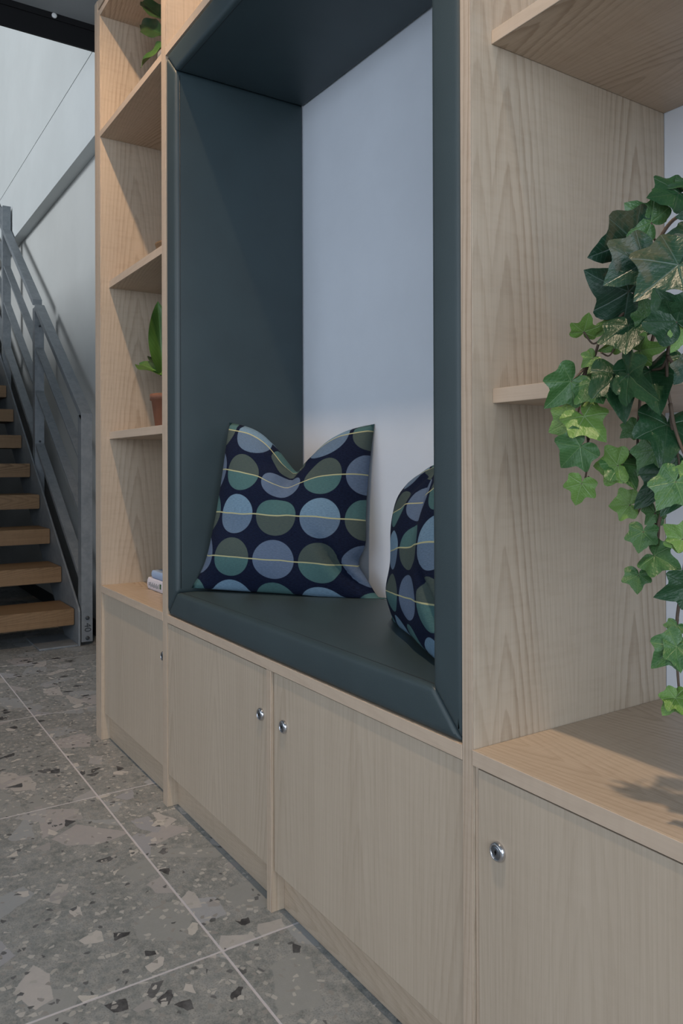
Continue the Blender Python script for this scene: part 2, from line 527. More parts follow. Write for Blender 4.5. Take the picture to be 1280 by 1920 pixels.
# --- left bookcase
XL0, XL1 = -.638, -.578
lb = thing('bookcase', 'tall ash bookcase bay at the left, open shelves over one locked door', 'bookcase', (XL0, 0, 0))
box('side_panel', XL0, XL0 + .030, .0022, BY, 0, 2.434, M_ASH_V, lb)
box('side_panel', XL0 + .0305, XL1, .0022, BY, 0, 2.390, M_ASH_V, lb)
edge(lb, XL0, XL0 + .030, 0, 0, 2.434, M_EDGE_V)
edge(lb, XL0 + .0305, XL1, 0, 0, 2.390, M_EDGE_V)
xs0, xs1 = XL1 + .0004, -.0114
for z0, z1, yf in ((2.3705, 2.3905, 0.0), (1.972, 1.992, 0.0), (1.481, 1.504, .028), (.984, 1.008, .028)):
    box('shelf', xs0, xs1, yf + .0022, BY - .012, z0, z1, M_ASH_H, lb)
    edge(lb, xs0, xs1, yf, z0, z1, M_EDGE_H)
box('top_board', XL0 + .0305, -.0114, .0022, BY, 2.405, 2.434, M_ASH_H, lb)
box('worktop', xs0, xs1, .0022, BY - .012, ZW0 - .001, ZW1 + .001, M_ASH_H, lb)
edge(lb, xs0, xs1, -.0006, ZW0 - .001, ZW1 + .001, M_EDGE_H)
box('back_panel', xs0, xs1, BY - .0115, BY, .09, 2.37, M_ASH_V, lb)
door(lb, xs0 + .003, xs1 - .002, .010, .087, ZW0 - .004, -.0285)
box('plinth', xs0, xs1, .028, .046, 0.0005, .112, M_ASH_H, lb)

# --- window seat
PX0, PX1 = -.011, .0205          # post between bookcase and seat
RX0, RX1 = 1.1640, 1.1845        # panel between seat and right bookcase
ws = thing('window_seat', 'ash window-seat cabinet with two locked doors under the padded niche', 'bench', (PX0, 0, 0))
box('side_panel', PX0, PX1, .0022, BY, 0, 2.75, M_ASH_V, ws)
edge(ws, PX0, PX1, 0, 0, 2.75, M_EDGE_V)
box('rail', PX1 + .0004, RX0 - .0004, .0022, BY - .012, ZW0, ZW1, M_ASH_H, ws)
edge(ws, PX1 + .0004, RX0 - .0004, -.0004, ZW0, ZW1, M_EDGE_H)
box('divider', .5795, .5985, .0022, BY - .02, 0, ZW0 - .0004, M_ASH_V, ws)
edge(ws, .5795, .5985, 0, 0, ZW0 - .0004, M_EDGE_V)
door(ws, PX1 + .0012, .5780, .0025, .086, ZW0 - .003, .5530)
door(ws, .6040, RX0 - .0012, .0040, .086, ZW0 - .003, .6460)
box('plinth', PX1 + .0004, .5790, .029, .047, .0005, .112, M_ASH_H, ws)
box('plinth', .5990, RX0 - .0004, .029, .047, .0005, .112, M_ASH_H, ws)
HZ = 1.9720                       # underside of the niche head board
box('head_board', PX1 + .0004, RX0 - .0004, .0022, BY - .012, HZ, HZ + .022, M_ASH_H, ws)
edge(ws, PX1 + .0004, RX0 - .0004, -.0004, HZ, HZ + .022, M_EDGE_H)
box('upper_back_panel', PX1 + .0004, RX0 - .0004, .10, .118, HZ + .0225, 2.74, M_ASH_V, ws)
NB = .380
box('back_board', PX1 + .0004, RX0 - .0004, NB, NB + .018, ZW1 + .0005, HZ - .0005, M_BACK, ws, label='smooth white painted back board of the niche')

# --- right bookcase
rb = thing('bookcase', 'ash bookcase bay at the right with ivy trailing over its open shelf', 'bookcase', (RX0, 0, 0))
RE = 2.10
box('side_panel', RX0, RX1, .0022, BY, 0, 2.75, M_ASH_F, rb)
edge(rb, RX0, RX1, 0, 0, 2.75, M_EDGE_V)
box('side_panel', RE, RE + .0205, .0022, BY, 0, 2.75, M_ASH_V, rb)
edge(rb, RE, RE + .0205, 0, 0, 2.75, M_EDGE_V)
ry0, ry1 = RX1 + .0004, RE - .0004
for z0, z1 in ((.980, 1.0005), (1.482, 1.5010), (1.985, 2.006)):
    box('shelf', ry0, ry1, .0402 + .0022, BY - .001, z0, z1, M_ASH_H, rb)
    edge(rb, ry0, ry1, .0400, z0, z1, M_EDGE_H)
box('worktop', ry0, ry1, .0016, BY - .001, ZW0 - .0005, ZW1 - .0005, M_ASH_H, rb)
edge(rb, ry0, ry1, -.0010, ZW0 - .0005, ZW1 - .0005, M_EDGE_H)
box('back_panel', ry0, ry1, BY - .0005, BY + .0005, ZW1, 2.75, M_BACK, rb, 0, label='smooth white back of the open shelves')
box('filler', ry0, RX1 + .0072, .0045, .022, .0, ZW0 - .001, M_EDGE_V, rb)
door(rb, RX1 + .0098, RE - .003, .0015, .086, ZW0 - .0035, 1.2325)
box('plinth', RX1 + .008, ry1, .029, .047, .0005, .112, M_ASH_H, rb)

# ------------------------------------------------------------ upholstery: four mitred pads round the niche
def pad(name, label, quad, cat, bulge=.004, seg=14):
    """quad: outer edge a->b and inner edge c->d in the X-Z plane, extruded from the front to the back board"""
    bm = bmesh.new()
    y0, y1 = .0012, NB - .0006
    a, b, c, d = [Vector((q[0], 0, q[1])) for q in quad]
    nu, nw, nd = 26, 5, 22
    grid = {}
    def P(u, w_, y):
        p = (a.lerp(b, u)).lerp(c.lerp(d, u), w_); return Vector((p.x, y, p.z))
    inward = ((c + d) / 2 - (a + b) / 2).normalized()
    def add(i, j, k):
        key = (i, j, k)
        if key in grid: return grid[key]
        u, w_, t = i / nu, j / nw, k / nd
        p = P(u, w_, y0 + (y1 - y0) * t)
        eu = min(1, 6 * min(u, 1 - u)) ; et = min(1, 5 * t, 9 * (1 - t))
        if j == nw: p += inward * bulge * (math.sin(PI * u) ** .6) * (1 - (1 - et) ** 2)
        if k == 0: p.y -= .0018 * math.sin(PI * max(.0, min(1, w_))) * eu
        grid[key] = bm.verts.new(p); return grid[key]
    def quadf(*ks): bm.faces.new([add(*k_) for k_ in ks])
    for i in range(nu):
        for j in range(nw):
            quadf((i, j, 0), (i + 1, j, 0), (i + 1, j + 1, 0), (i, j + 1, 0))
            quadf((i, j, nd), (i + 1, j, nd), (i + 1, j + 1, nd), (i, j + 1, nd))
        for k in range(nd):
            quadf((i, 0, k), (i + 1, 0, k), (i + 1, 0, k + 1), (i, 0, k + 1))
            quadf((i, nw, k), (i + 1, nw, k), (i + 1, nw, k + 1), (i, nw, k + 1))
    for j in range(nw):
        for k in range(nd):
            quadf((0, j, k), (0, j + 1, k), (0, j + 1, k + 1), (0, j, k + 1))
            quadf((nu, j, k), (nu, j + 1, k), (nu, j + 1, k + 1), (nu, j, k + 1))
    bmesh.ops.recalc_face_normals(bm, faces=bm.faces[:])
    sharp = [e for e in bm.edges if e.calc_face_angle(0) > .6]
    # seam lines: fold of the front edge reads as a welt
    bmesh.ops.bevel(bm, geom=sharp, offset=.009, segments=4, profile=.55, affect='EDGES', clamp_overlap=True)
    o = link(name, finish(bm, name), M_LEATHER, None, smooth=True)
    tag(o, label, cat)
    return o


X0, X1, Z0, Z1, T = PX1 + .0008, RX0 - .0008, ZW1 + .0008, HZ - .0008, .0645
g = .0007
seat = pad('seat_cushion', 'dark green leatherette seat cushion along the bottom of the niche', [(X0, Z0), (X1, Z0), (X0 + T, Z0 + T), (X1 - T, Z0 + T)], 'cushion', .010)
padl = pad('wall_cushion', 'tall dark green leatherette pad on the left side of the niche', [(X0, Z0 + g), (X0, Z1 - g), (X0 + T, Z0 + T + g), (X0 + T, Z1 - T - g)], 'cushion', .003)
padr = pad('wall_cushion', 'tall dark green leatherette pad on the right side of the niche, edge on', [(X1, Z0 + g), (X1, Z1 - g), (X1 - T, Z0 + T + g), (X1 - T, Z1 - T - g)], 'cushion', .003)
padt = pad('ceiling_cushion', 'dark green leatherette pad on the underside of the niche head', [(X0, Z1), (X1, Z1), (X0 + T, Z1 - T), (X1 - T, Z1 - T)], 'cushion', .003)


def seam(parent, pts, r=.0009):
    bm = bmesh.new(); tube_bm(bm, pts, r, 6)
    return link('seam', finish(bm, 'seam'), M_SEAM, parent)


seam(seat, [(X0 + T + (X1 - X0 - 2 * T) * u, .0125, Z0 + T + .0001 + .010 * math.sin(PI * u) ** .6 * .19) for u in [i / 30 for i in range(31)]])
seam(padl, [(X0 + T + .0002, .0135, Z0 + T + .01), (X0 + T + .0006, .0135, 1.2), (X0 + T + .0002, .0135, Z1 - T - .01)])
seam(padt, [(X0 + T + .01, .0135, Z1 - T - .0002), (.6, .0135, Z1 - T - .0006), (X1 - T - .01, .0135, Z1 - T - .0002)])

# ------------------------------------------------------------ patterned pillows
def pillow_mat():
    t = NT('dotted_pillow_fabric')
    uv = t.n('ShaderNodeUVMap').outputs[0]
    sp = t.n('ShaderNodeSeparateXYZ', {0: uv}); U, V = sp.outputs[0], sp.outputs[1]
    fu, fv = t.math('FRACT', U), t.math('FRACT', V)
    lu, lv = t.math('SUBTRACT', fu, .5), t.math('SUBTRACT', fv, .5)
    iu, iv = t.math('FLOOR', U), t.math('FLOOR', V)
    d = t.math('SQRT', t.math('ADD', t.math('POWER', lu, 2.0), t.math('POWER', t.math('MULTIPLY', lv, 1.0), 2.0)))
    weave = t.noise(t.n('ShaderNodeVectorMath', {0: uv, 1: (14.0, 75.0, 1)}, operation='MULTIPLY').outputs[0], 1.0, 3, .7)
    d2 = t.math('ADD', d, t.math('MULTIPLY', t.math('SUBTRACT', weave, .5), .02))
    circ = t.math('SUBTRACT', 1.0, t.step(d2, .445, .458))
    par = t.math('MODULO', t.math('ADD', t.math('ADD', iu, iv), 20.0), 2.0)
    upper = t.math('GREATER_THAN', lv, 0.0)
    row2 = t.math('MODULO', t.math('ADD', iv, 20.0), 2.0)
    A_up, A_lo = (.175, .290, .400), (.120, .170, .260)
    B1, B2 = (.072, .098, .086), (.072, .160, .160)
    Bu, Bl = t.mix(row2, B2, B1), t.mix(row2, B1, B2)
    Au, Al = t.mix(row2, A_up, A_lo), t.mix(row2, (.125, .19, .28), A_lo)
    colA = t.mix(upper, Al, Au); colB = t.mix(upper, Bl, Bu)
    cc = t.mix(par, colB, colA)
    tw = t.step(weave, .32, .68)
    cc = t.mix(t.math('MULTIPLY', t.math('SUBTRACT', 1.0, tw), .32), cc, (.03, .045, .07))
    base = t.mix(tw, (.0035, .006, .018), (.008, .015, .042))
    col = t.mix(circ, base, cc)
    wl = t.noise(t.n('ShaderNodeVectorMath', {0: uv, 1: (1.4, .5, 1)}, operation='MULTIPLY').outputs[0], 1.0, 1)
    ln = t.math('ABSOLUTE', t.math('ADD', lv, t.math('MULTIPLY', t.math('SUBTRACT', wl, .5), .10)))
    line = t.math('SUBTRACT', 1.0, t.step(ln, .010, .017))
    col = t.mix(line, col, (.42, .42, .24))
    return t.out(col, .9, t.bump(weave, .6, .0016), spec=.15)


M_PILLOW = pillow_mat()


def pillow(name, label, W, H, T_, chop, cx, xf, uvo, corners=((0, 0), (0, 0), (0, 0), (0, 0)), ears=(0, 0)):
    """soft square pillow with pointed corners and a dent knocked into its top edge; xf maps (x, thickness, z) to the world"""
    bm = bmesh.new(); uvl = bm.loops.layers.uv.new('UVMap')
    n = 44
    layers = {}
    for s in (1, -1):
        for i in range(n + 1):
            for j in range(n + 1):
                u, v = i / n * 2 - 1, j / n * 2 - 1
                if (abs(u) == 1 or abs(v) == 1) and s == -1:
                    layers[(s, i, j)] = layers[(1, i, j)]; continue
                # outline pulls in between the corners
                x = u * W / 2 * (1 - .075 * (1 - v * v) ** 1.0 * abs(u) ** 2)
                z = v * H / 2 * (1 - .06 * (1 - u * u) * abs(v) ** 2)
                e = max(0.0, (1 - abs(u) ** 2.6)) * max(0.0, (1 - abs(v) ** 2.6))
                t = T_ / 2 * e ** .55
                up = max(0, (v + .02) / 1.02)
                dent = chop * math.exp(-abs((u - cx) / .36) ** 1.5) * up ** 1.3
                z -= dent
                t *= 1 - .30 * math.exp(-((u - cx) / .2) ** 2) * up
                ear = max(0, (-v - .55) / .45) ** 2
                x += ears[1] * ear * max(0, (u - .35) / .65) ** 2 - ears[0] * ear * max(0, (-u - .45) / .55) ** 2
                x -= .018 * math.exp(-((v + .50) / .13) ** 2) * max(0, u) ** 4 * (ears[1] / .04)
                nz = mnoise.noise(Vector((u * 2.1, v * 2.1, s * 3.0 + W * 9))) * .010 * min(1, e * 3)
                rx, rz = u - cx, v - 1
                if v > 0: nz -= .016 * math.exp(-(abs(rx) / .10) ** 2) * up * min(1, e * 4) * s
                nz += .005 * math.sin(math.atan2(rz, rx) * 9) * math.exp(-((rx * rx + rz * rz) / .6)) * min(1, e * 4)
                # pinch near the lower right corner
                q = (u - .72 + (v + .55) * .9)
                nz -= .034 * math.exp(-(q / .08) ** 2) * math.exp(-(((u - .75) ** 2 + (v + .52) ** 2) / .10))
                y = s * (t + nz * 1.0) if True else 0
                if abs(u) == 1 or abs(v) == 1:
                    y = .010 * math.sin(u * 3 + v * 2)
                a, b = (u + 1) / 2, (v + 1) / 2
                wts = ((1 - a) * (1 - b), a * (1 - b), (1 - a) * b, a * b)
                x += sum(w_ * c_[0] for w_, c_ in zip(wts, corners)); z += sum(w_ * c_[1] for w_, c_ in zip(wts, corners))
                p = (x, y, z)
                layers[(s, i, j)] = bm.verts.new(xf(*p, u, v))
    for s in (1, -1):
        for i in range(n):
            for j in range(n):
                ks = [(i, j), (i + 1, j), (i + 1, j + 1), (i, j + 1)]
                f = bm.faces.new([layers[(s, a, b)] for a, b in ks])
                f.smooth = True
                for lp, (a, b) in zip(f.loops, ks):
                    lp[uvl].uv = (a / n * 3.85 + uvo[0], b / n * 4.15 + uvo[1])
    o = link(name, finish(bm, name), M_PILLOW)
    return tag(o, label, 'pillow')


def frame_xf(c, ex, lean, roll=0.0):
    """ex: unit vector along the pillow's width; the front (+thickness) looks to ex x z; lean tips its top backwards"""
    ex = Vector(ex).normalized(); up0 = Vector((0, 0, 1)); nrm = ex.cross(up0).normalized()
    up = (up0 * math.cos(lean) - nrm * math.sin(lean)).normalized(); fr = ex.cross(up).normalized()
    ex2 = ex * math.cos(roll) + up * math.sin(roll); up2 = -ex * math.sin(roll) + up * math.cos(roll)
    c = Vector(c)
    def f(x, y, z, u, v):
        p = c + ex2 * x + fr * y + up2 * z
        fl = ZW1 + T + .011
        if p.z < fl: p.z = fl + (p.z - fl) * .02
        p.x = min(max(p.x, X0 + T + .0045), X1 - T - .0045)
        p.y = min(p.y, NB - .003)
        return p
    return f


pillow('throw_pillow', 'square throw pillow with blue and green dots leaning in the left corner of the seat', .475, .445, .15, .115, .02,
       frame_xf((.268, .215, .775), (.80, .60, 0), .10, -.02), (.61, .52), ((.004, 0), (.006, -.004), (.062, .010), (-.014, .006)), ears=(.03, .055))
pillow('throw_pillow', 'dotted throw pillow half hidden behind the right-hand pad', .475, .445, .11, .018, .1,
       frame_xf((.900, .172, .785), (.91, -.415, 0), .12, 0), (.30, .45), ((.035, 0), (0, 0), (.0, -.155), (0, -.01)))

# ------------------------------------------------------------ ivy
def leaf_mat(name, a, b, vein, rough, brown=0.0, spec=.5):
    t = NT(name)
    uv = t.n('ShaderNodeUVMap').outputs[0]
    sp = t.n('ShaderNodeSeparateXYZ', {0: uv}); X, Y = sp.outputs[0], sp.outputs[1]
    acc = None
    for ang in (0, 50, -50, 108, -108):
        c, s = math.cos(math.radians(ang)), math.sin(math.radians(ang))
        al = t.math('ADD', t.math('MULTIPLY', X, c), t.math('MULTIPLY', Y, s))
        ac = t.math('ABSOLUTE', t.math('SUBTRACT', t.math('MULTIPLY', Y, c), t.math('MULTIPLY', X, s)))
        wdt = t.math('MAXIMUM', t.math('SUBTRACT', .022, t.math('MULTIPLY', al, .010)), .005)
        m = t.math('SUBTRACT', 1.0, t.math('DIVIDE', ac, wdt), clamp=True)
        m = t.math('MULTIPLY', m, t.math('GREATER_THAN', al, 0.0))
        acc = m if acc is None else t.math('MAXIMUM', acc, m)
    # side veins: chevrons on the tip lobe
    ch = t.math('FRACT', t.math('MULTIPLY', t.math('SUBTRACT', X, t.math('MULTIPLY', t.math('ABSOLUTE', Y), .75)), 9.0))
    chm = t.math('MULTIPLY', t.math('LESS_THAN', ch, .10), .45)
    acc2 = t.math('MAXIMUM', acc, chm)
    oi = t.n('ShaderNodeObjectInfo').outputs['Random']
    nz = t.noise(t.n('ShaderNodeVectorMath', {0: uv, 1: (1, 1, 1)}, operation='ADD').outputs[0], 3.5, 3)
    col = t.mix(t.math('ADD', t.math('MULTIPLY', oi, .5), t.math('MULTIPLY', nz, .5)), a, b)
    col = t.mix(t.math('MULTIPLY', acc2, .75), col, vein)
    if brown:
        w_ = t.noise(t.n('ShaderNodeVectorMath', {0: uv, 1: (2.2, 1.1, 1)}, operation='MULTIPLY').outputs[0], 1.3, 4, .6)
        k = t.math('MULTIPLY', t.step(t.math('ADD', w_, t.math('MULTIPLY', Y, -.45)), .64, .78), brown)
        col = t.mix(k, col, (.15, .115, .065))
    n2 = t.noise(t.n('ShaderNodeVectorMath', {0: uv, 1: (1.0, 2.2, 1)}, operation='MULTIPLY').outputs[0], 7, 3)
    hgt = t.math('ADD', t.math('ADD', t.math('MULTIPLY', acc2, -.8), t.math('MULTIPLY', nz, .9)), t.math('MULTIPLY', n2, 1.1))
    return t.out(col, rough, t.bump(hgt, .5, .0018), spec=spec)


M_LL = leaf_mat('ivy_leaf_light', (.095, .200, .030), (.150, .270, .060), (.30, .42, .20), .42)
M_LM = leaf_mat('ivy_leaf_mid', (.035, .110, .030), (.060, .150, .040), (.18, .30, .12), .40)
M_LD = leaf_mat('ivy_leaf_dark', (.010, .042, .016), (.022, .072, .028), (.05, .10, .05), .36, spec=.34)
M_LB = leaf_mat('ivy_leaf_variegated', (.010, .040, .022), (.020, .066, .034), (.09, .15, .12), .36, .34, spec=.38)
t_ = NT('ivy_stem'); M_STEM = t_.out(t_.mix(t_.noise(t_.n('ShaderNodeTexCoord').outputs['Object'], 90, 2), (.055, .035, .025), (.12, .085, .055)), .7)


def ivy_leaf_mesh(seed):
    r = random.Random(seed)
    key = [(0, 1.0), (10, .84), (26, .62), (34, .59), (46, .68), (55, .78), (62, .73), (80, .55), (92, .53), (104, .58), (116, .62), (130, .56), (150, .43), (168, .24), (180, .05)]
    def rr(a, sgn):
        a = abs(a)
        for (a0, r0), (a1, r1) in zip(key, key[1:]):
            if a <= a1:
                return r0 + (r1 - r0) * (a - a0) / (a1 - a0)
        return key[-1][1]
    jl = {1: r.uniform(.88, 1.12), -1: r.uniform(.88, 1.12)}
    bm = bmesh.new(); uvl = bm.loops.layers.uv.new('UVMap')
    N = 48; R = [0.0, .18, .36, .55, .75, .90, 1.0]
    fold, droop, rip = r.uniform(.15, .42), r.uniform(.10, .40), r.uniform(.02, .05)
    ctr = bm.verts.new((0, 0, 0)); rows = []
    co = {ctr: (0, 0)}
    for q in R[1:]:
        row = []
        for k in range(N):
            a = -180 + 360 * k / N
            s = 1 if a >= 0 else -1
            ra = rr(a, s) * (jl[s] if 20 < abs(a) < 150 else 1) * q
            x, y = ra * math.cos(math.radians(a)), ra * math.sin(math.radians(a))
            d = math.hypot(x, y)
            z = fold * abs(y) * .8 - droop * max(0, x) ** 2 * .6 - .22 * max(0, abs(y) - .15) ** 1.5 + rip * math.sin(a * .12 + seed) * q * q + .03 * mnoise.noise(Vector((x * 4, y * 4, seed)))
            v = bm.verts.new((x, y, z)); co[v] = (x, y); row.append(v)
        rows.append(row)
    for k in range(N):
        bm.faces.new((ctr, rows[0][k], rows[0][(k + 1) % N]))
    for a, b in zip(rows, rows[1:]):
        for k in range(N):
            bm.faces.new((a[k], b[k], b[(k + 1) % N], a[(k + 1) % N]))
    for f in bm.faces:
        f.smooth = True
        for lp in f.loops: lp[uvl].uv = co[lp.vert]
    me = bpy.data.meshes.new('ivy_leaf'); bm.to_mesh(me); bm.free()
    return me


LEAFM = {}
for kind, m in (('L', M_LL), ('M', M_LM), ('D', M_LD), ('B', M_LB)):
    for s in range(5):
        me = ivy_leaf_mesh(s + 1); me.materials.append(m); LEAFM[(kind, s)] = me

ivy = thing('potted_ivy', 'ivy with trailing dark and light green leaves hanging over the right-hand shelf', 'plant', (1.70, .20, 1.0008))
IVL = Vector(ivy.location)


def add_leaf(kind, base, tip, yb, yt, wdt=1.0, roll=0.0, stem_to=None):
    B, T_ = at(*base, yb), at(*tip, yt)
    ex = T_ - B; L = ex.length * (.93 if kind in 'BD' else 1.0); ex.normalize()
    view = (CAM - B).normalized()
    nz = (view - ex * view.dot(ex)).normalized()
    ey = nz.cross(ex)
    a = math.radians(roll)
    ey2 = ey * math.cos(a) + nz * math.sin(a); nz2 = nz * math.cos(a) - ey * math.sin(a)
    o = bpy.data.objects.new('leaf', LEAFM[(kind, rnd.randrange(5))]); C.objects.link(o)
    o.parent = ivy
    w_ = wdt
    m = Matrix(((ex.x * L, ey2.x * L * w_, nz2.x * L, B.x - IVL.x), (ex.y * L, ey2.y * L * w_, nz2.y * L, B.y - IVL.y), (ex.z * L, ey2.z * L * w_, nz2.z * L, B.z - IVL.z), (0, 0, 0, 1)))
    o.matrix_local = m
    if stem_to:
        S = at(*stem_to[:2], stem_to[2])
        mid = (B + S) / 2 + Vector((0, 0, -.010)) + nz * -.004
        pts = smooth_path([B, mid, S], 5)
        bm = bmesh.new(); inv = m.inverted()
        tube_bm(bm, [inv @ (p - IVL) for p in pts], .0011 / L, 5)
        bpt = link('petiole', finish(bm, 'petiole'), M_STEM, o)
    return o


# kind, base px, tip px, depth of base and tip, width factor, roll, stem end (px, px, depth)
LV = [
    ('D', (1291, 346), (1246, 347), .06, .03, .55, 50, None),
    ('D', (1272, 362), (1208, 370), .05, .00, .75, 35, (1290, 372, .08)),
    ('M', (1220, 417), (1172, 380), .03, .00, 1.25, 15, (1235, 448, .05)),
    ('B', (1186, 449), (1098, 487), .02, -.03, 1.05, -20, (1236, 448, .05)),
    ('B', (1206, 493), (1126, 536), .00, -.04, 1.15, 15, (1222, 480, .04)),
    ('B', (1178, 546), (1084, 514), .01, -.03, 1.15, -25, (1222, 500, .04)),
    ('B', (1271, 497), (1182, 566), .00, -.05, .95, 25, (1276, 470, .04)),
    ('B', (1290, 466), (1232, 476), .02, .00, 1.0, 20, None),
    ('D', (1295, 440), (1237, 437), .04, .02, .8, 40, None),
    ('B', (1300, 402), (1264, 408), .03, .01, .9, 0, None),
    ('D', (1268, 603), (1217, 537), -.03, -.05, 1.05, -10, (1271, 612, .0)),
    ('D', (1262, 596), (1296, 560), -.03, -.04, 1.0, 10, None),
    ('M', (1213, 597), (1204, 553), .00, -.01, 1.15, 15, (1226, 616, .02)),
    ('M', (1214, 590), (1200, 614), .01, .0, .9, 30, None),
    ('L', (1160, 566), (1122, 578), .02, .0, .9, 20, (1177, 575, .02)),
    ('L', (1094, 622), (1104, 588), .00, -.01, 1.15, 10, (1123, 640, .01)),
    ('L', (1140, 611), (1114, 633), .02, .01, .75, 0, (1133, 632, .01)),
    ('D', (1178, 611), (1171, 668), -.01, -.04, .95, 20, (1165, 600, .01)),
    ('D', (1190, 618), (1212, 634), .0, -.01, 1.1, -20, None),
    ('L', (1158, 640), (1122, 664), .02, .01, .8, -30, (1126, 661, .01)),
    ('L', (1199, 657), (1247, 650), -.01, -.02, .80, 5, (1207, 675, .02)),
    ('L', (1284, 621), (1257, 662), -.02, -.03, .8, -10, (1261, 645, .0)),
    ('L', (1111, 671), (1089, 688), .0, -.01, 1.1, 10, (1113, 668, .01)),
    ('M', (1112, 692), (1124, 712), .02, .01, 1.0, 0, None),
    ('M', (1110, 716), (1130, 757), -.01, -.02, 1.1, 10, (1097, 716, .01)),
    ('M', (1070, 715), (1024, 768), -.02, -.04, .95, -15, (1103, 678, .01)),
    ('D', (1164, 704), (1146, 690), .01, .0, 1.3, 0, None),
    ('D', (1162, 704), (1168, 784), .00, -.03, .85, 5, (1200, 690, .02)),
    ('D', (1217, 697), (1236, 764), .00, -.03, 1.05, -5, (1247, 688, .02)),
    ('D', (1178, 702), (1228, 753), -.03, -.06, .75, 30, (1200, 680, .02)),
    ('B', (1292, 688), (1260, 724), -.02, -.03, 1.0, 0, None),
    ('L', (1068, 789), (1027, 811), -.01, -.02, 1.15, 10, (1086, 762, .01)),
    ('L', (1095, 781), (1135, 826), -.01, -.02, .85, -10, (1098, 760, .01)),
    ('M', (1088, 837), (1046, 878), -.02, -.03, 1.1, 10, (1104, 822, .0)),
    ('L', (1158, 872), (1110, 874), -.01, -.01, .95, 5, (1166, 868, .0)),
    ('M', (1163, 869), (1192, 913), .00, -.01, .95, -15, (1172, 858, .01)),
    ('L', (1090, 906), (1077, 949), -.02, -.02, 1.15, 10, (1103, 893, .0)),
    ('M', (1188, 801), (1161, 822), .01, .0, .9, 20, (1195, 790, .02)),
    ('D', (1250, 797), (1246, 874), .00, -.03, .98, -10, (1256, 780, .01)),
    ('M', (1228, 843), (1192, 893), .00, -.01, .90, 25, (1196, 850, .02)),
    ('D', (1228, 845), (1165, 842), .01, .0, .6, 40, None),
    ('D', (1262, 892), (1178, 954), .0, -.03, .80, 25, (1272, 905, .01)),
    ('D', (1276, 902), (1246, 968), .0, -.03, .9, -20, None),
    ('M', (1266, 903), (1230, 958), -.03, -.05, .85, 5, (1276, 898, .0)),
    ('L', (1290, 884), (1257, 878), -.02, -.03, .9, 0, None),
    ('L', (1180, 946), (1137, 947), .0, -.01, 1.15, 10, (1200, 952, .0)),
    ('M', (1227, 961), (1212, 984), .0, -.01, 1.3, -20, (1235, 975, .0)),
    ('M', (1205, 997), (1196, 1038), -.01, -.02, 1.0, 15, (1228, 983, .0)),
    ('M', (1227, 1042), (1271, 1064), -.01, -.02, .95, -5, (1230, 1030, .0)),
    ('M', (1197, 1078), (1194, 1114), -.01, -.02, 1.1, 10, (1203, 1070, .0)),
    ('L', (1278, 1010), (1243, 983), -.03, -.04, 1.1, 0, (1286, 1000, .0)),
    ('L', (1278, 1012), (1272, 1036), -.03, -.04, 1.3, 0, None),
    ('D', (1290, 1098), (1227, 1124), -.02, -.05, .9, -15, (1284, 1110, .0)),
    ('M', (1268, 1174), (1257, 1194), -.01, -.02, 1.2, 10, (1270, 1160, .0)),
    ('M', (1268, 1212), (1218, 1251), -.02, -.04, .9, 10, (1268, 1195, .0)),
    ('M', (1268, 1214), (1276, 1262), -.02, -.03, .8, -20, None),
    ('L', (1266, 1309), (1240, 1342), -.02, -.03, 1.1, 10, (1272, 1298, .0)),
    ('L', (1266, 1309), (1288, 1340), -.02, -.03, .9, -10, None),
]
for a in LV: add_leaf(*a)
# stems
ST = [
    [(1300, 395, .08), (1262, 412, .06), (1236, 448, .05), (1222, 480, .045), (1200, 525, .03), (1177, 575, .02), (1142, 616, .01), (1123, 642, .01), (1114, 668, .01), (1100, 690, .01), (1094, 726, .005), (1096, 775, .0), (1101, 820, .0), (1103, 854, .0), (1097, 897, .0)],
    [(1114, 668, .01), (1096, 690, .0), (1076, 712, -.015)],
    [(1300, 540, .05), (1280, 580, .02), (1271, 605, .01), (1256, 637, .005), (1250, 676, .0), (1251, 725, .0), (1256, 757, .0), (1259, 800, .0), (1270, 850, .0), (1276, 900, .0)],
    [(1256, 757, .0), (1264, 800, -.005), (1282, 850, -.01), (1300, 880, -.01)],
    [(1236, 448, .05), (1232, 520, .05), (1231, 590, .03), (1222, 640, .02), (1204, 680, .02), (1200, 740, .02), (1196, 800, .02), (1192, 850, .02), (1170, 865, .01), (1150, 850, .01)],
    [(1280, 905, .01), (1250, 940, .0), (1236, 975, .0), (1233, 1010, .0), (1225, 1046, .0), (1200, 1074, .0)],
    [(1300, 960, .0), (1288, 1020, .0), (1280, 1090, .0), (1270, 1150, .0), (1267, 1205, .0), (1270, 1260, .0), (1273, 1300, .0)],
    [(1250, 676, .0), (1240, 690, .0), (1222, 694, .0)],
    [(1251, 668, .0), (1262, 682, -.005), (1275, 684, -.01), (1292, 680, -.01)],
]
for s in ST:
    pts = smooth_path([at(*p) - IVL for p in s], 6)
    bm = bmesh.new(); n_ = len(pts)
    tube_bm(bm, pts, [.0022 - .0010 * i / n_ for i in range(n_)], 7)
    link('stem', finish(bm, 'stem'), M_STEM, ivy)
# pot and the stems that leave it
def pot_mat(name, c):
    t = NT(name); return t.out(t.mix(t.noise(t.n('ShaderNodeTexCoord').outputs['Object'], 30, 4), c, tuple(x * .75 for x in c)), .7)
M_POT = pot_mat('terracotta', (.22, .095, .055)); M_SOIL = pot_mat('soil', (.03, .02, .014)); M_GREYPOT = pot_mat('grey_pot', (.25, .25, .25))


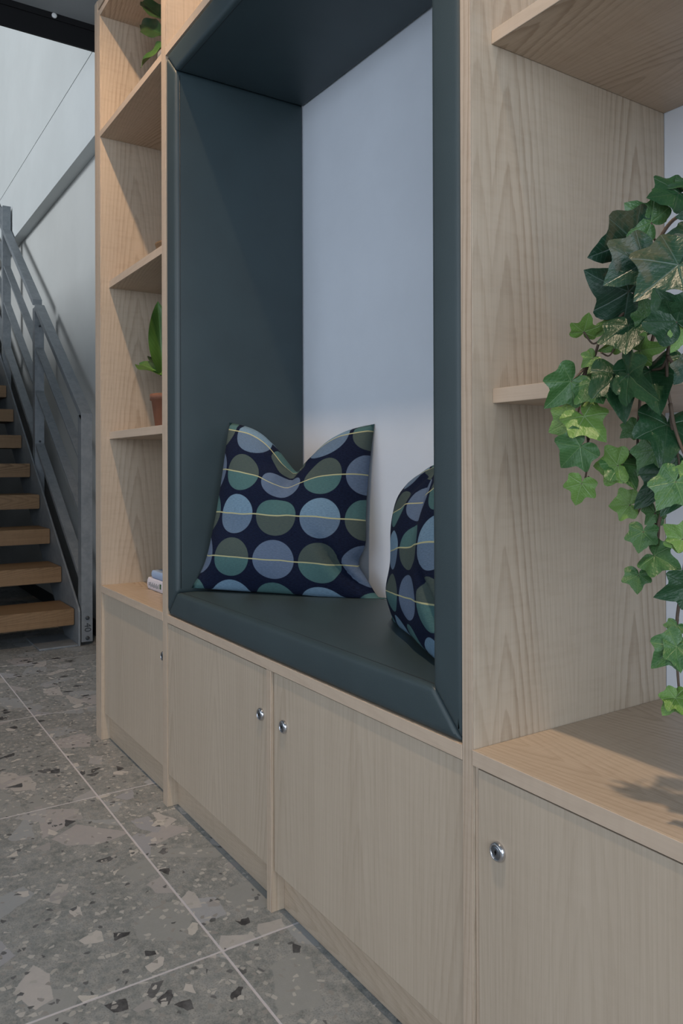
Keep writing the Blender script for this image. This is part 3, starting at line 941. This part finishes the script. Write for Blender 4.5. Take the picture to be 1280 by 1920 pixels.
def pot(parent, c, r, h, mat):
    bm = bmesh.new()
    lathe_bm(bm, [(r * .70, 0), (r * .74, .002), (r * .93, h * .82), (r, h * .82), (r, h), (r * .90, h), (r * .88, h * .9)], 32, 'Z')
    o = link('pot', finish(bm, 'pot'), mat, parent); o.location = c
    bm = bmesh.new(); lathe_bm(bm, [(r * .86, h * .86), (r * .4, h * .90)], 24, 'Z')
    s = link('soil', finish(bm, 'soil'), M_SOIL, o)
    return o


pot(ivy, (0, 0, 0), .075, .12, M_GREYPOT)
for a in ((1300, 395, .08), (1300, 540, .05), (1300, 880, -.01), (1300, 960, .0)):
    e = at(*a) - IVL
    pts = smooth_path([(rnd.uniform(-.03, .0), rnd.uniform(-.03, .03), .105), (-.06, -.07, .17 if a[1] < 700 else .14), e + Vector((.03, -.005, .05)), e], 6)
    bm = bmesh.new(); tube_bm(bm, pts, .0022, 6); link('stem', finish(bm, 'stem'), M_STEM, ivy)
for k in range(16):       # the rest of the crown, beyond the frame
    a = rnd.uniform(0, 2 * PI); r_ = rnd.uniform(.02, .10); h_ = rnd.uniform(.14, .24)
    bpos = Vector((r_ * math.cos(a) + .04, r_ * math.sin(a) * .8, h_))
    o = bpy.data.objects.new('leaf', LEAFM[(rnd.choice('DBM'), rnd.randrange(5))]); C.objects.link(o); o.parent = ivy
    d = Vector((math.cos(a), math.sin(a), -.4)).normalized()
    q = d.to_track_quat('X', 'Z'); o.matrix_local = Matrix.LocRotScale(bpos, q, Vector((.06,) * 3))
    pts = smooth_path([(0, 0, .105), (bpos.x * .4, bpos.y * .4, h_ * .9), bpos], 5)
    bm = bmesh.new(); tube_bm(bm, pts, .0013, 5); link('stem', finish(bm, 'stem'), M_STEM, ivy)

# ------------------------------------------------------------ broad-leaved plants, bowl and books in the left bay
def blade_mesh(name, wr, curl, wave, seed=0):
    bm = bmesh.new(); uvl = bm.loops.layers.uv.new('UVMap'); n, m = 16, 6; g_ = {}
    for i in range(n + 1):
        t = i / n; wd = wr * (math.sin(PI * min(1, t * .96 + .04) ** .9) ** .8) * (1 if t < .97 else .4) + .004
        for j in range(m + 1):
            s = j / m * 2 - 1
            g_[i, j] = bm.verts.new((t, s * wd, .18 * abs(s) * wd * 2 - curl * t * t + wave * math.sin(t * 11 + seed) * s * s * math.copysign(1, s)))
    for i in range(n):
        for j in range(m):
            f = bm.faces.new((g_[i, j], g_[i + 1, j], g_[i + 1, j + 1], g_[i, j + 1])); f.smooth = True
            for lp, (a, b) in zip(f.loops, ((i, j), (i + 1, j), (i + 1, j + 1), (i, j + 1))): lp[uvl].uv = (a / n, (b / m - .5) * .6)
    me = bpy.data.meshes.new(name); bm.to_mesh(me); bm.free(); return me


def bl_mat(name, a, b):
    t = NT(name); uv = t.n('ShaderNodeUVMap').outputs[0]
    sp = t.n('ShaderNodeSeparateXYZ', {0: uv})
    mid = t.math('SUBTRACT', 1.0, t.step(t.math('ABSOLUTE', sp.outputs[1]), .004, .02))
    sv = t.math('FRACT', t.math('MULTIPLY', t.math('SUBTRACT', sp.outputs[0], t.math('ABSOLUTE', sp.outputs[1])), 12.0))
    col = t.mix(t.noise(uv, 5, 3), a, b)
    col = t.mix(t.math('MULTIPLY', t.math('LESS_THAN', sv, .12), .25), col, tuple(x * 1.8 for x in b))
    col = t.mix(t.math('MULTIPLY', mid, .5), col, tuple(x * 2.2 for x in b))
    return t.out(col, .38, spec=.45)


M_BG = bl_mat('broad_leaf_green', (.045, .115, .020), (.075, .165, .035)); M_BD = bl_mat('broad_leaf_dark', (.010, .032, .010), (.022, .055, .014))


def blade(parent, me, mat, P0, P1, wdt, nrm):
    ex = P1 - P0; L = ex.length; ex.normalize()
    nz = Vector(nrm); nz = (nz - ex * nz.dot(ex)).normalized(); ey = nz.cross(ex)
    me = me.copy(); me.materials.append(mat)
    o = bpy.data.objects.new('leaf', me); C.objects.link(o); o.parent = parent
    b = P0 - Vector(parent.location)
    o.matrix_local = Matrix(((ex.x * L, ey.x * L * wdt, nz.x * L, b.x), (ex.y * L, ey.y * L * wdt, nz.y * L, b.y), (ex.z * L, ey.z * L * wdt, nz.z * L, b.z), (0, 0, 0, 1)))
    return o


BL1, BL2 = blade_mesh('leaf', .26, .12, .03), blade_mesh('leaf', .19, .08, .03, 2)
vd = (CAM - Vector((-.35, .1, 1.3))).normalized()
tp = thing('potted_plant', 'broad-leaved green plant in a reddish pot on the middle shelf of the left bookcase', 'plant', (-.305, .115, 1.0088))
pot(tp, (.052, 0, 0), .060, .100, M_POT)
PB = Vector((-.253, .115, 1.09))
for a, b, wdt, mat, tw in (
        ((304, 703, .10), (258, 672, .08), .85, M_BG, (0, .1, .6)),
        ((306, 704, .11), (296, 563, .09), .62, M_BG, (.1, 0, 0)),
        ((305, 690, .11), (279, 658, .12), .45, M_BD, (0, 0, .2)),
        ((314, 690, .13), (309, 580, .13), .5, M_BG, (.5, 0, 0)),
                ((318, 700, .16), (306, 610, .22), .7, M_BD, (.1, .2, 0))):
    A, B = at(*a), at(*b)
    blade(tp, BL1, mat, A, B, wdt, vd + Vector(tw))
    bm = bmesh.new(); tube_bm(bm, smooth_path([Vector((.052, 0, .085)), (PB + (A - PB) * .5) - Vector(tp.location) + Vector((0, 0, .02)), A - Vector(tp.location)], 5), .002, 6)
    link('stem', finish(bm, 'stem'), M_BG, tp)
tq = thing('potted_plant', 'dark strap-leaved plant on the top shelf of the left bookcase', 'plant', (-.22, .14, 1.9926))
pot(tq, (0, 0, 0), .07, .12, M_GREYPOT)
for a, b, wdt, mat, tw in (
        ((306, 38, .10), (262, -6, .07), .8, M_BD, (0, 0, .2)),
        ((308, 66, .10), (256, 40, .07), .75, M_BD, (0, 0, -.2)),
        ((310, 86, .10), (257, 121, .07), .8, M_BG, (0, -.1, .4)),
        ((312, 60, .20), (308, -40, .22), .6, M_BD, (.6, 0, 0)),):
    A, B = at(*a), at(*b)
    blade(tq, BL2, mat, A, B, wdt, vd + Vector(tw))
    bm = bmesh.new(); tube_bm(bm, smooth_path([Vector((0, 0, .10)), (A - Vector(tq.location)) * .6 + Vector((0, 0, .04)), A - Vector(tq.location)], 5), .002, 6)
    link('stem', finish(bm, 'stem'), M_BD, tq)

bm = bmesh.new()
lathe_bm(bm, [(.030, 0), (.034, .002), (.060, .028), (.070, .056), (.072, .060), (.069, .060), (.058, .032), (.02, .010)], 40, 'Z')
bowl = link('bowl', finish(bm, 'bowl'), M_TREAD, None); bowl.location = (-.270, .150, 1.5046)
tag(bowl, 'small brown wooden bowl, its rim just showing on the shelf above the leafy plant', 'bowl')

t_ = NT('book_cover_white'); M_BKW = t_.out((.62, .60, .66), .5)
t_ = NT('book_cover_blue'); M_BKB = t_.out((.30, .42, .62), .5)
t_ = NT('book_pages'); M_PAGE = t_.out((.70, .66, .56), .9)
t_ = NT('book_ink'); M_INK = t_.out((.22, .24, .26), .7)
t_ = NT('book_green'); M_GRN = t_.out((.03, .10, .04), .7)


def book(label, x0, y0, z0, L, D, H, mat, ink=True):
    b = thing('book', label, 'book', (x0, y0, z0), 'books on the worktop of the left bookcase')
    bm = bmesh.new(); n = 10
    prof = [(D, H), (.006, H)] + [(.006 - .006 * math.sin(PI * k / n), H / 2 + H / 2 * math.cos(PI * k / n)) for k in range(1, n)] + [(.006, 0), (D, 0)]
    inner = [(D, .0016), (.008, .0016), (.0035, H * .3), (.0035, H * .7), (.008, H - .0016), (D, H - .0016)]
    ring = prof + inner
    va = [bm.verts.new((0, p[0], p[1])) for p in ring]; vb = [bm.verts.new((L, p[0], p[1])) for p in ring]
    m = len(ring)
    for k in range(m): bm.faces.new((va[k], va[(k + 1) % m], vb[(k + 1) % m], vb[k]))
    bm.faces.new(va); bm.faces.new(list(reversed(vb)))
    link('cover', finish(bm, 'cover'), mat, b)
    bm = bmesh.new(); bm_box(bm, .002, L - .002, .009, D - .003, .0018, H - .0018)
    link('pages', finish(bm, 'pages'), M_PAGE, b)
    if ink:
        bm = bmesh.new()
        for k in range(9):
            bm_box(bm, .030 + k * .0085, .030 + k * .0085 + .005, -.0004, .0006, H * (.32 if k % 3 else .28), H * (.55 if k % 2 else .68))
        for k in range(5):
            bm_box(bm, .014 + k * .0024, .0152 + k * .0024, -.0003, .0007, H * .35, H * .62)
        link('title', finish(bm, 'title'), M_INK, b)
        bm = bmesh.new(); bm_box(bm, .112, .124, -.0004, .0006, H * .35, H * .75)
        link('emblem', finish(bm, 'emblem'), M_GRN, b)
    return b


bk = at(280, 1098, .105)
book('white book lying flat, lower of the two on the left worktop', -.420, .100, ZW1 + .0014, .20, .14, .0370, M_BKW)
book('light blue book lying on top of the white book', -.392, .104, ZW1 + .0014 + .0374, .18, .13, .0240, M_BKB, False)

# ------------------------------------------------------------ staircase
st = thing('staircase', 'open-riser staircase with oak treads and galvanised steel stringers and railing', 'staircase', (-2.04, -.25, 0))
SB = Vector(st.location)
RISE, GO, NT_ = .1838, .2612, 14
bm = bmesh.new(); bm_box(bm, -.295, 0, -.47, .533, -.083, 0)
bmesh.ops.bevel(bm, geom=bm.edges[:], offset=.003, segments=2, affect='EDGES')
tread_me = finish(bm, 'tread'); tread_me.materials.append(M_TREAD)
for k in range(NT_):
    o = bpy.data.objects.new('tread', tread_me); C.objects.link(o); o.parent = st
    o.location = (-GO * k, 0, .179 + RISE * k)


def prism_xz(name, poly, y0, y1, mat, parent, bev=.0015):
    bm = bmesh.new()
    a = [bm.verts.new((p[0] - SB.x, y0 - SB.y, p[1])) for p in poly]; b = [bm.verts.new((p[0] - SB.x, y1 - SB.y, p[1])) for p in poly]
    n = len(poly)
    for k in range(n): bm.faces.new((a[k], a[(k + 1) % n], b[(k + 1) % n], b[k]))
    bm.faces.new(a); bm.faces.new(list(reversed(b)))
    if bev: bmesh.ops.bevel(bm, geom=bm.edges[:], offset=bev, segments=1, affect='EDGES')
    return link(name, finish(bm, name), mat, parent)


zt = lambda x: .190 + .702 * (-1.985 - x)
for y0 in (.2865, -.7335):
    prism_xz('stringer', [(-1.972, 0), (-1.972, .172), (-1.990, zt(-1.990)), (-5.70, zt(-5.70)), (-5.70, zt(-5.70) - .38), (-2.245, 0)], y0, y0 + .010, M_GALV, st)
prism_xz('base_plate', [(-1.975, .0005), (-1.975, .010), (-2.28, .010), (-2.28, .0005)], .10, .2855, M_GALV, st)


def post(x, z0, z1, w_=.060, d0=.3015, d1=.356):
    bm = bmesh.new(); t = .007
    X = x - SB.x; a, b = d0 - SB.y, d1 - SB.y
    # C channel: web towards the stair, the flange that faces the room
    bm_box(bm, X - w_, X, a, a + t, z0, z1); bm_box(bm, X - t, X, a + t, b, z0, z1); bm_box(bm, X - w_, X - w_ + t, a + t, b, z0, z1)
    bmesh.ops.remove_doubles(bm, verts=bm.verts[:], dist=1e-5)
    return link('post', finish(bm, 'post'), M_GALV, st)


def bolt(parent, x, y, z, ax='X', r=.010):
    bm = bmesh.new(); lathe_bm(bm, [(r, 0), (r, .006), (r * .55, .006), (r * .5, .013)], 6, 'Z')
    for v in bm.verts: v.co = Vector((v.co.z, v.co.x, v.co.y)) if ax == 'X' else Vector((v.co.x, -v.co.z, v.co.y))
    o = link('bolt', finish(bm, 'bolt'), M_BOLT, parent); o.location = (x - SB.x, y - SB.y, z); return o


zr = lambda x, c: c - .690 * (x + 2.0)
p1 = post(-1.975, .018, zr(-1.975, 1.170))
bolt(p1, -1.975, .330, .137); bolt(p1, -1.975, .330, .037)
# stamped assembly mark on the foot of the first post
cu = bpy.data.curves.new('mark', 'FONT'); cu.body = '40'; cu.size = .046; cu.extrude = .0004; cu.align_x = 'CENTER'; cu.align_y = 'CENTER'
tmp = bpy.data.objects.new('mark_tmp', cu); C.objects.link(tmp)
dg = bpy.context.evaluated_depsgraph_get()
me = bpy.data.meshes.new_from_object(tmp.evaluated_get(dg)); bpy.data.objects.remove(tmp)
mk = link('assembly_mark', me, M_BOLT, p1)
mk.matrix_local = Matrix.Translation((-1.9745 - SB.x, .331 - SB.y, .089)) @ Matrix(((0, 0, 1, 0), (0, 1, 0, 0), (-1, 0, 0, 0), (0, 0, 0, 1)))
p2 = post(-3.035, zt(-3.035) - .20, zr(-3.035, 1.160))
p3 = post(-4.10, zt(-4.10) - .20, 2.80)
p4 = post(-5.15, zt(-5.15) - .20, zr(-5.15, 1.160))
bolt(p2, -3.035, .330, 1.76, r=.007); bolt(p2, -3.035, .330, 1.05, r=.007)


def rail(name, x0, x1, c, th, y0, y1, dx=0):
    return prism_xz(name, [(x0, zr(x0, c)), (x1, zr(x1, c)), (x1, zr(x1, c) - th), (x0, zr(x0, c) - th)], y0, y1, M_GALV, st, .0012)


segs = ((-1.9755, -3.0340), (-3.0360, -4.0990), (-4.1010, -5.149))
for i, (a, b) in enumerate(segs):
    a2 = a + (.0 if i == 0 else 0); 
    rail('handrail', a2 + (.001 if i == 0 else -.061), b - .001, 1.178, .038, .3015, .358)
    for c, th, ya, yb in ((.915, .016, .305, .352), (.650, .016, .305, .352), (.325, .030, .305, .356)):
        rail('rail', a2 - .062 if i else a2 - .062, b + .001, c, th, ya, yb)
# dark band added as painted shade along the wall foot behind the stair
structure(box('shade_band_back', -6.19, -.66, WY - .012, WY - .0003, -.001, .08, M_SHADEWALL, None, .001))
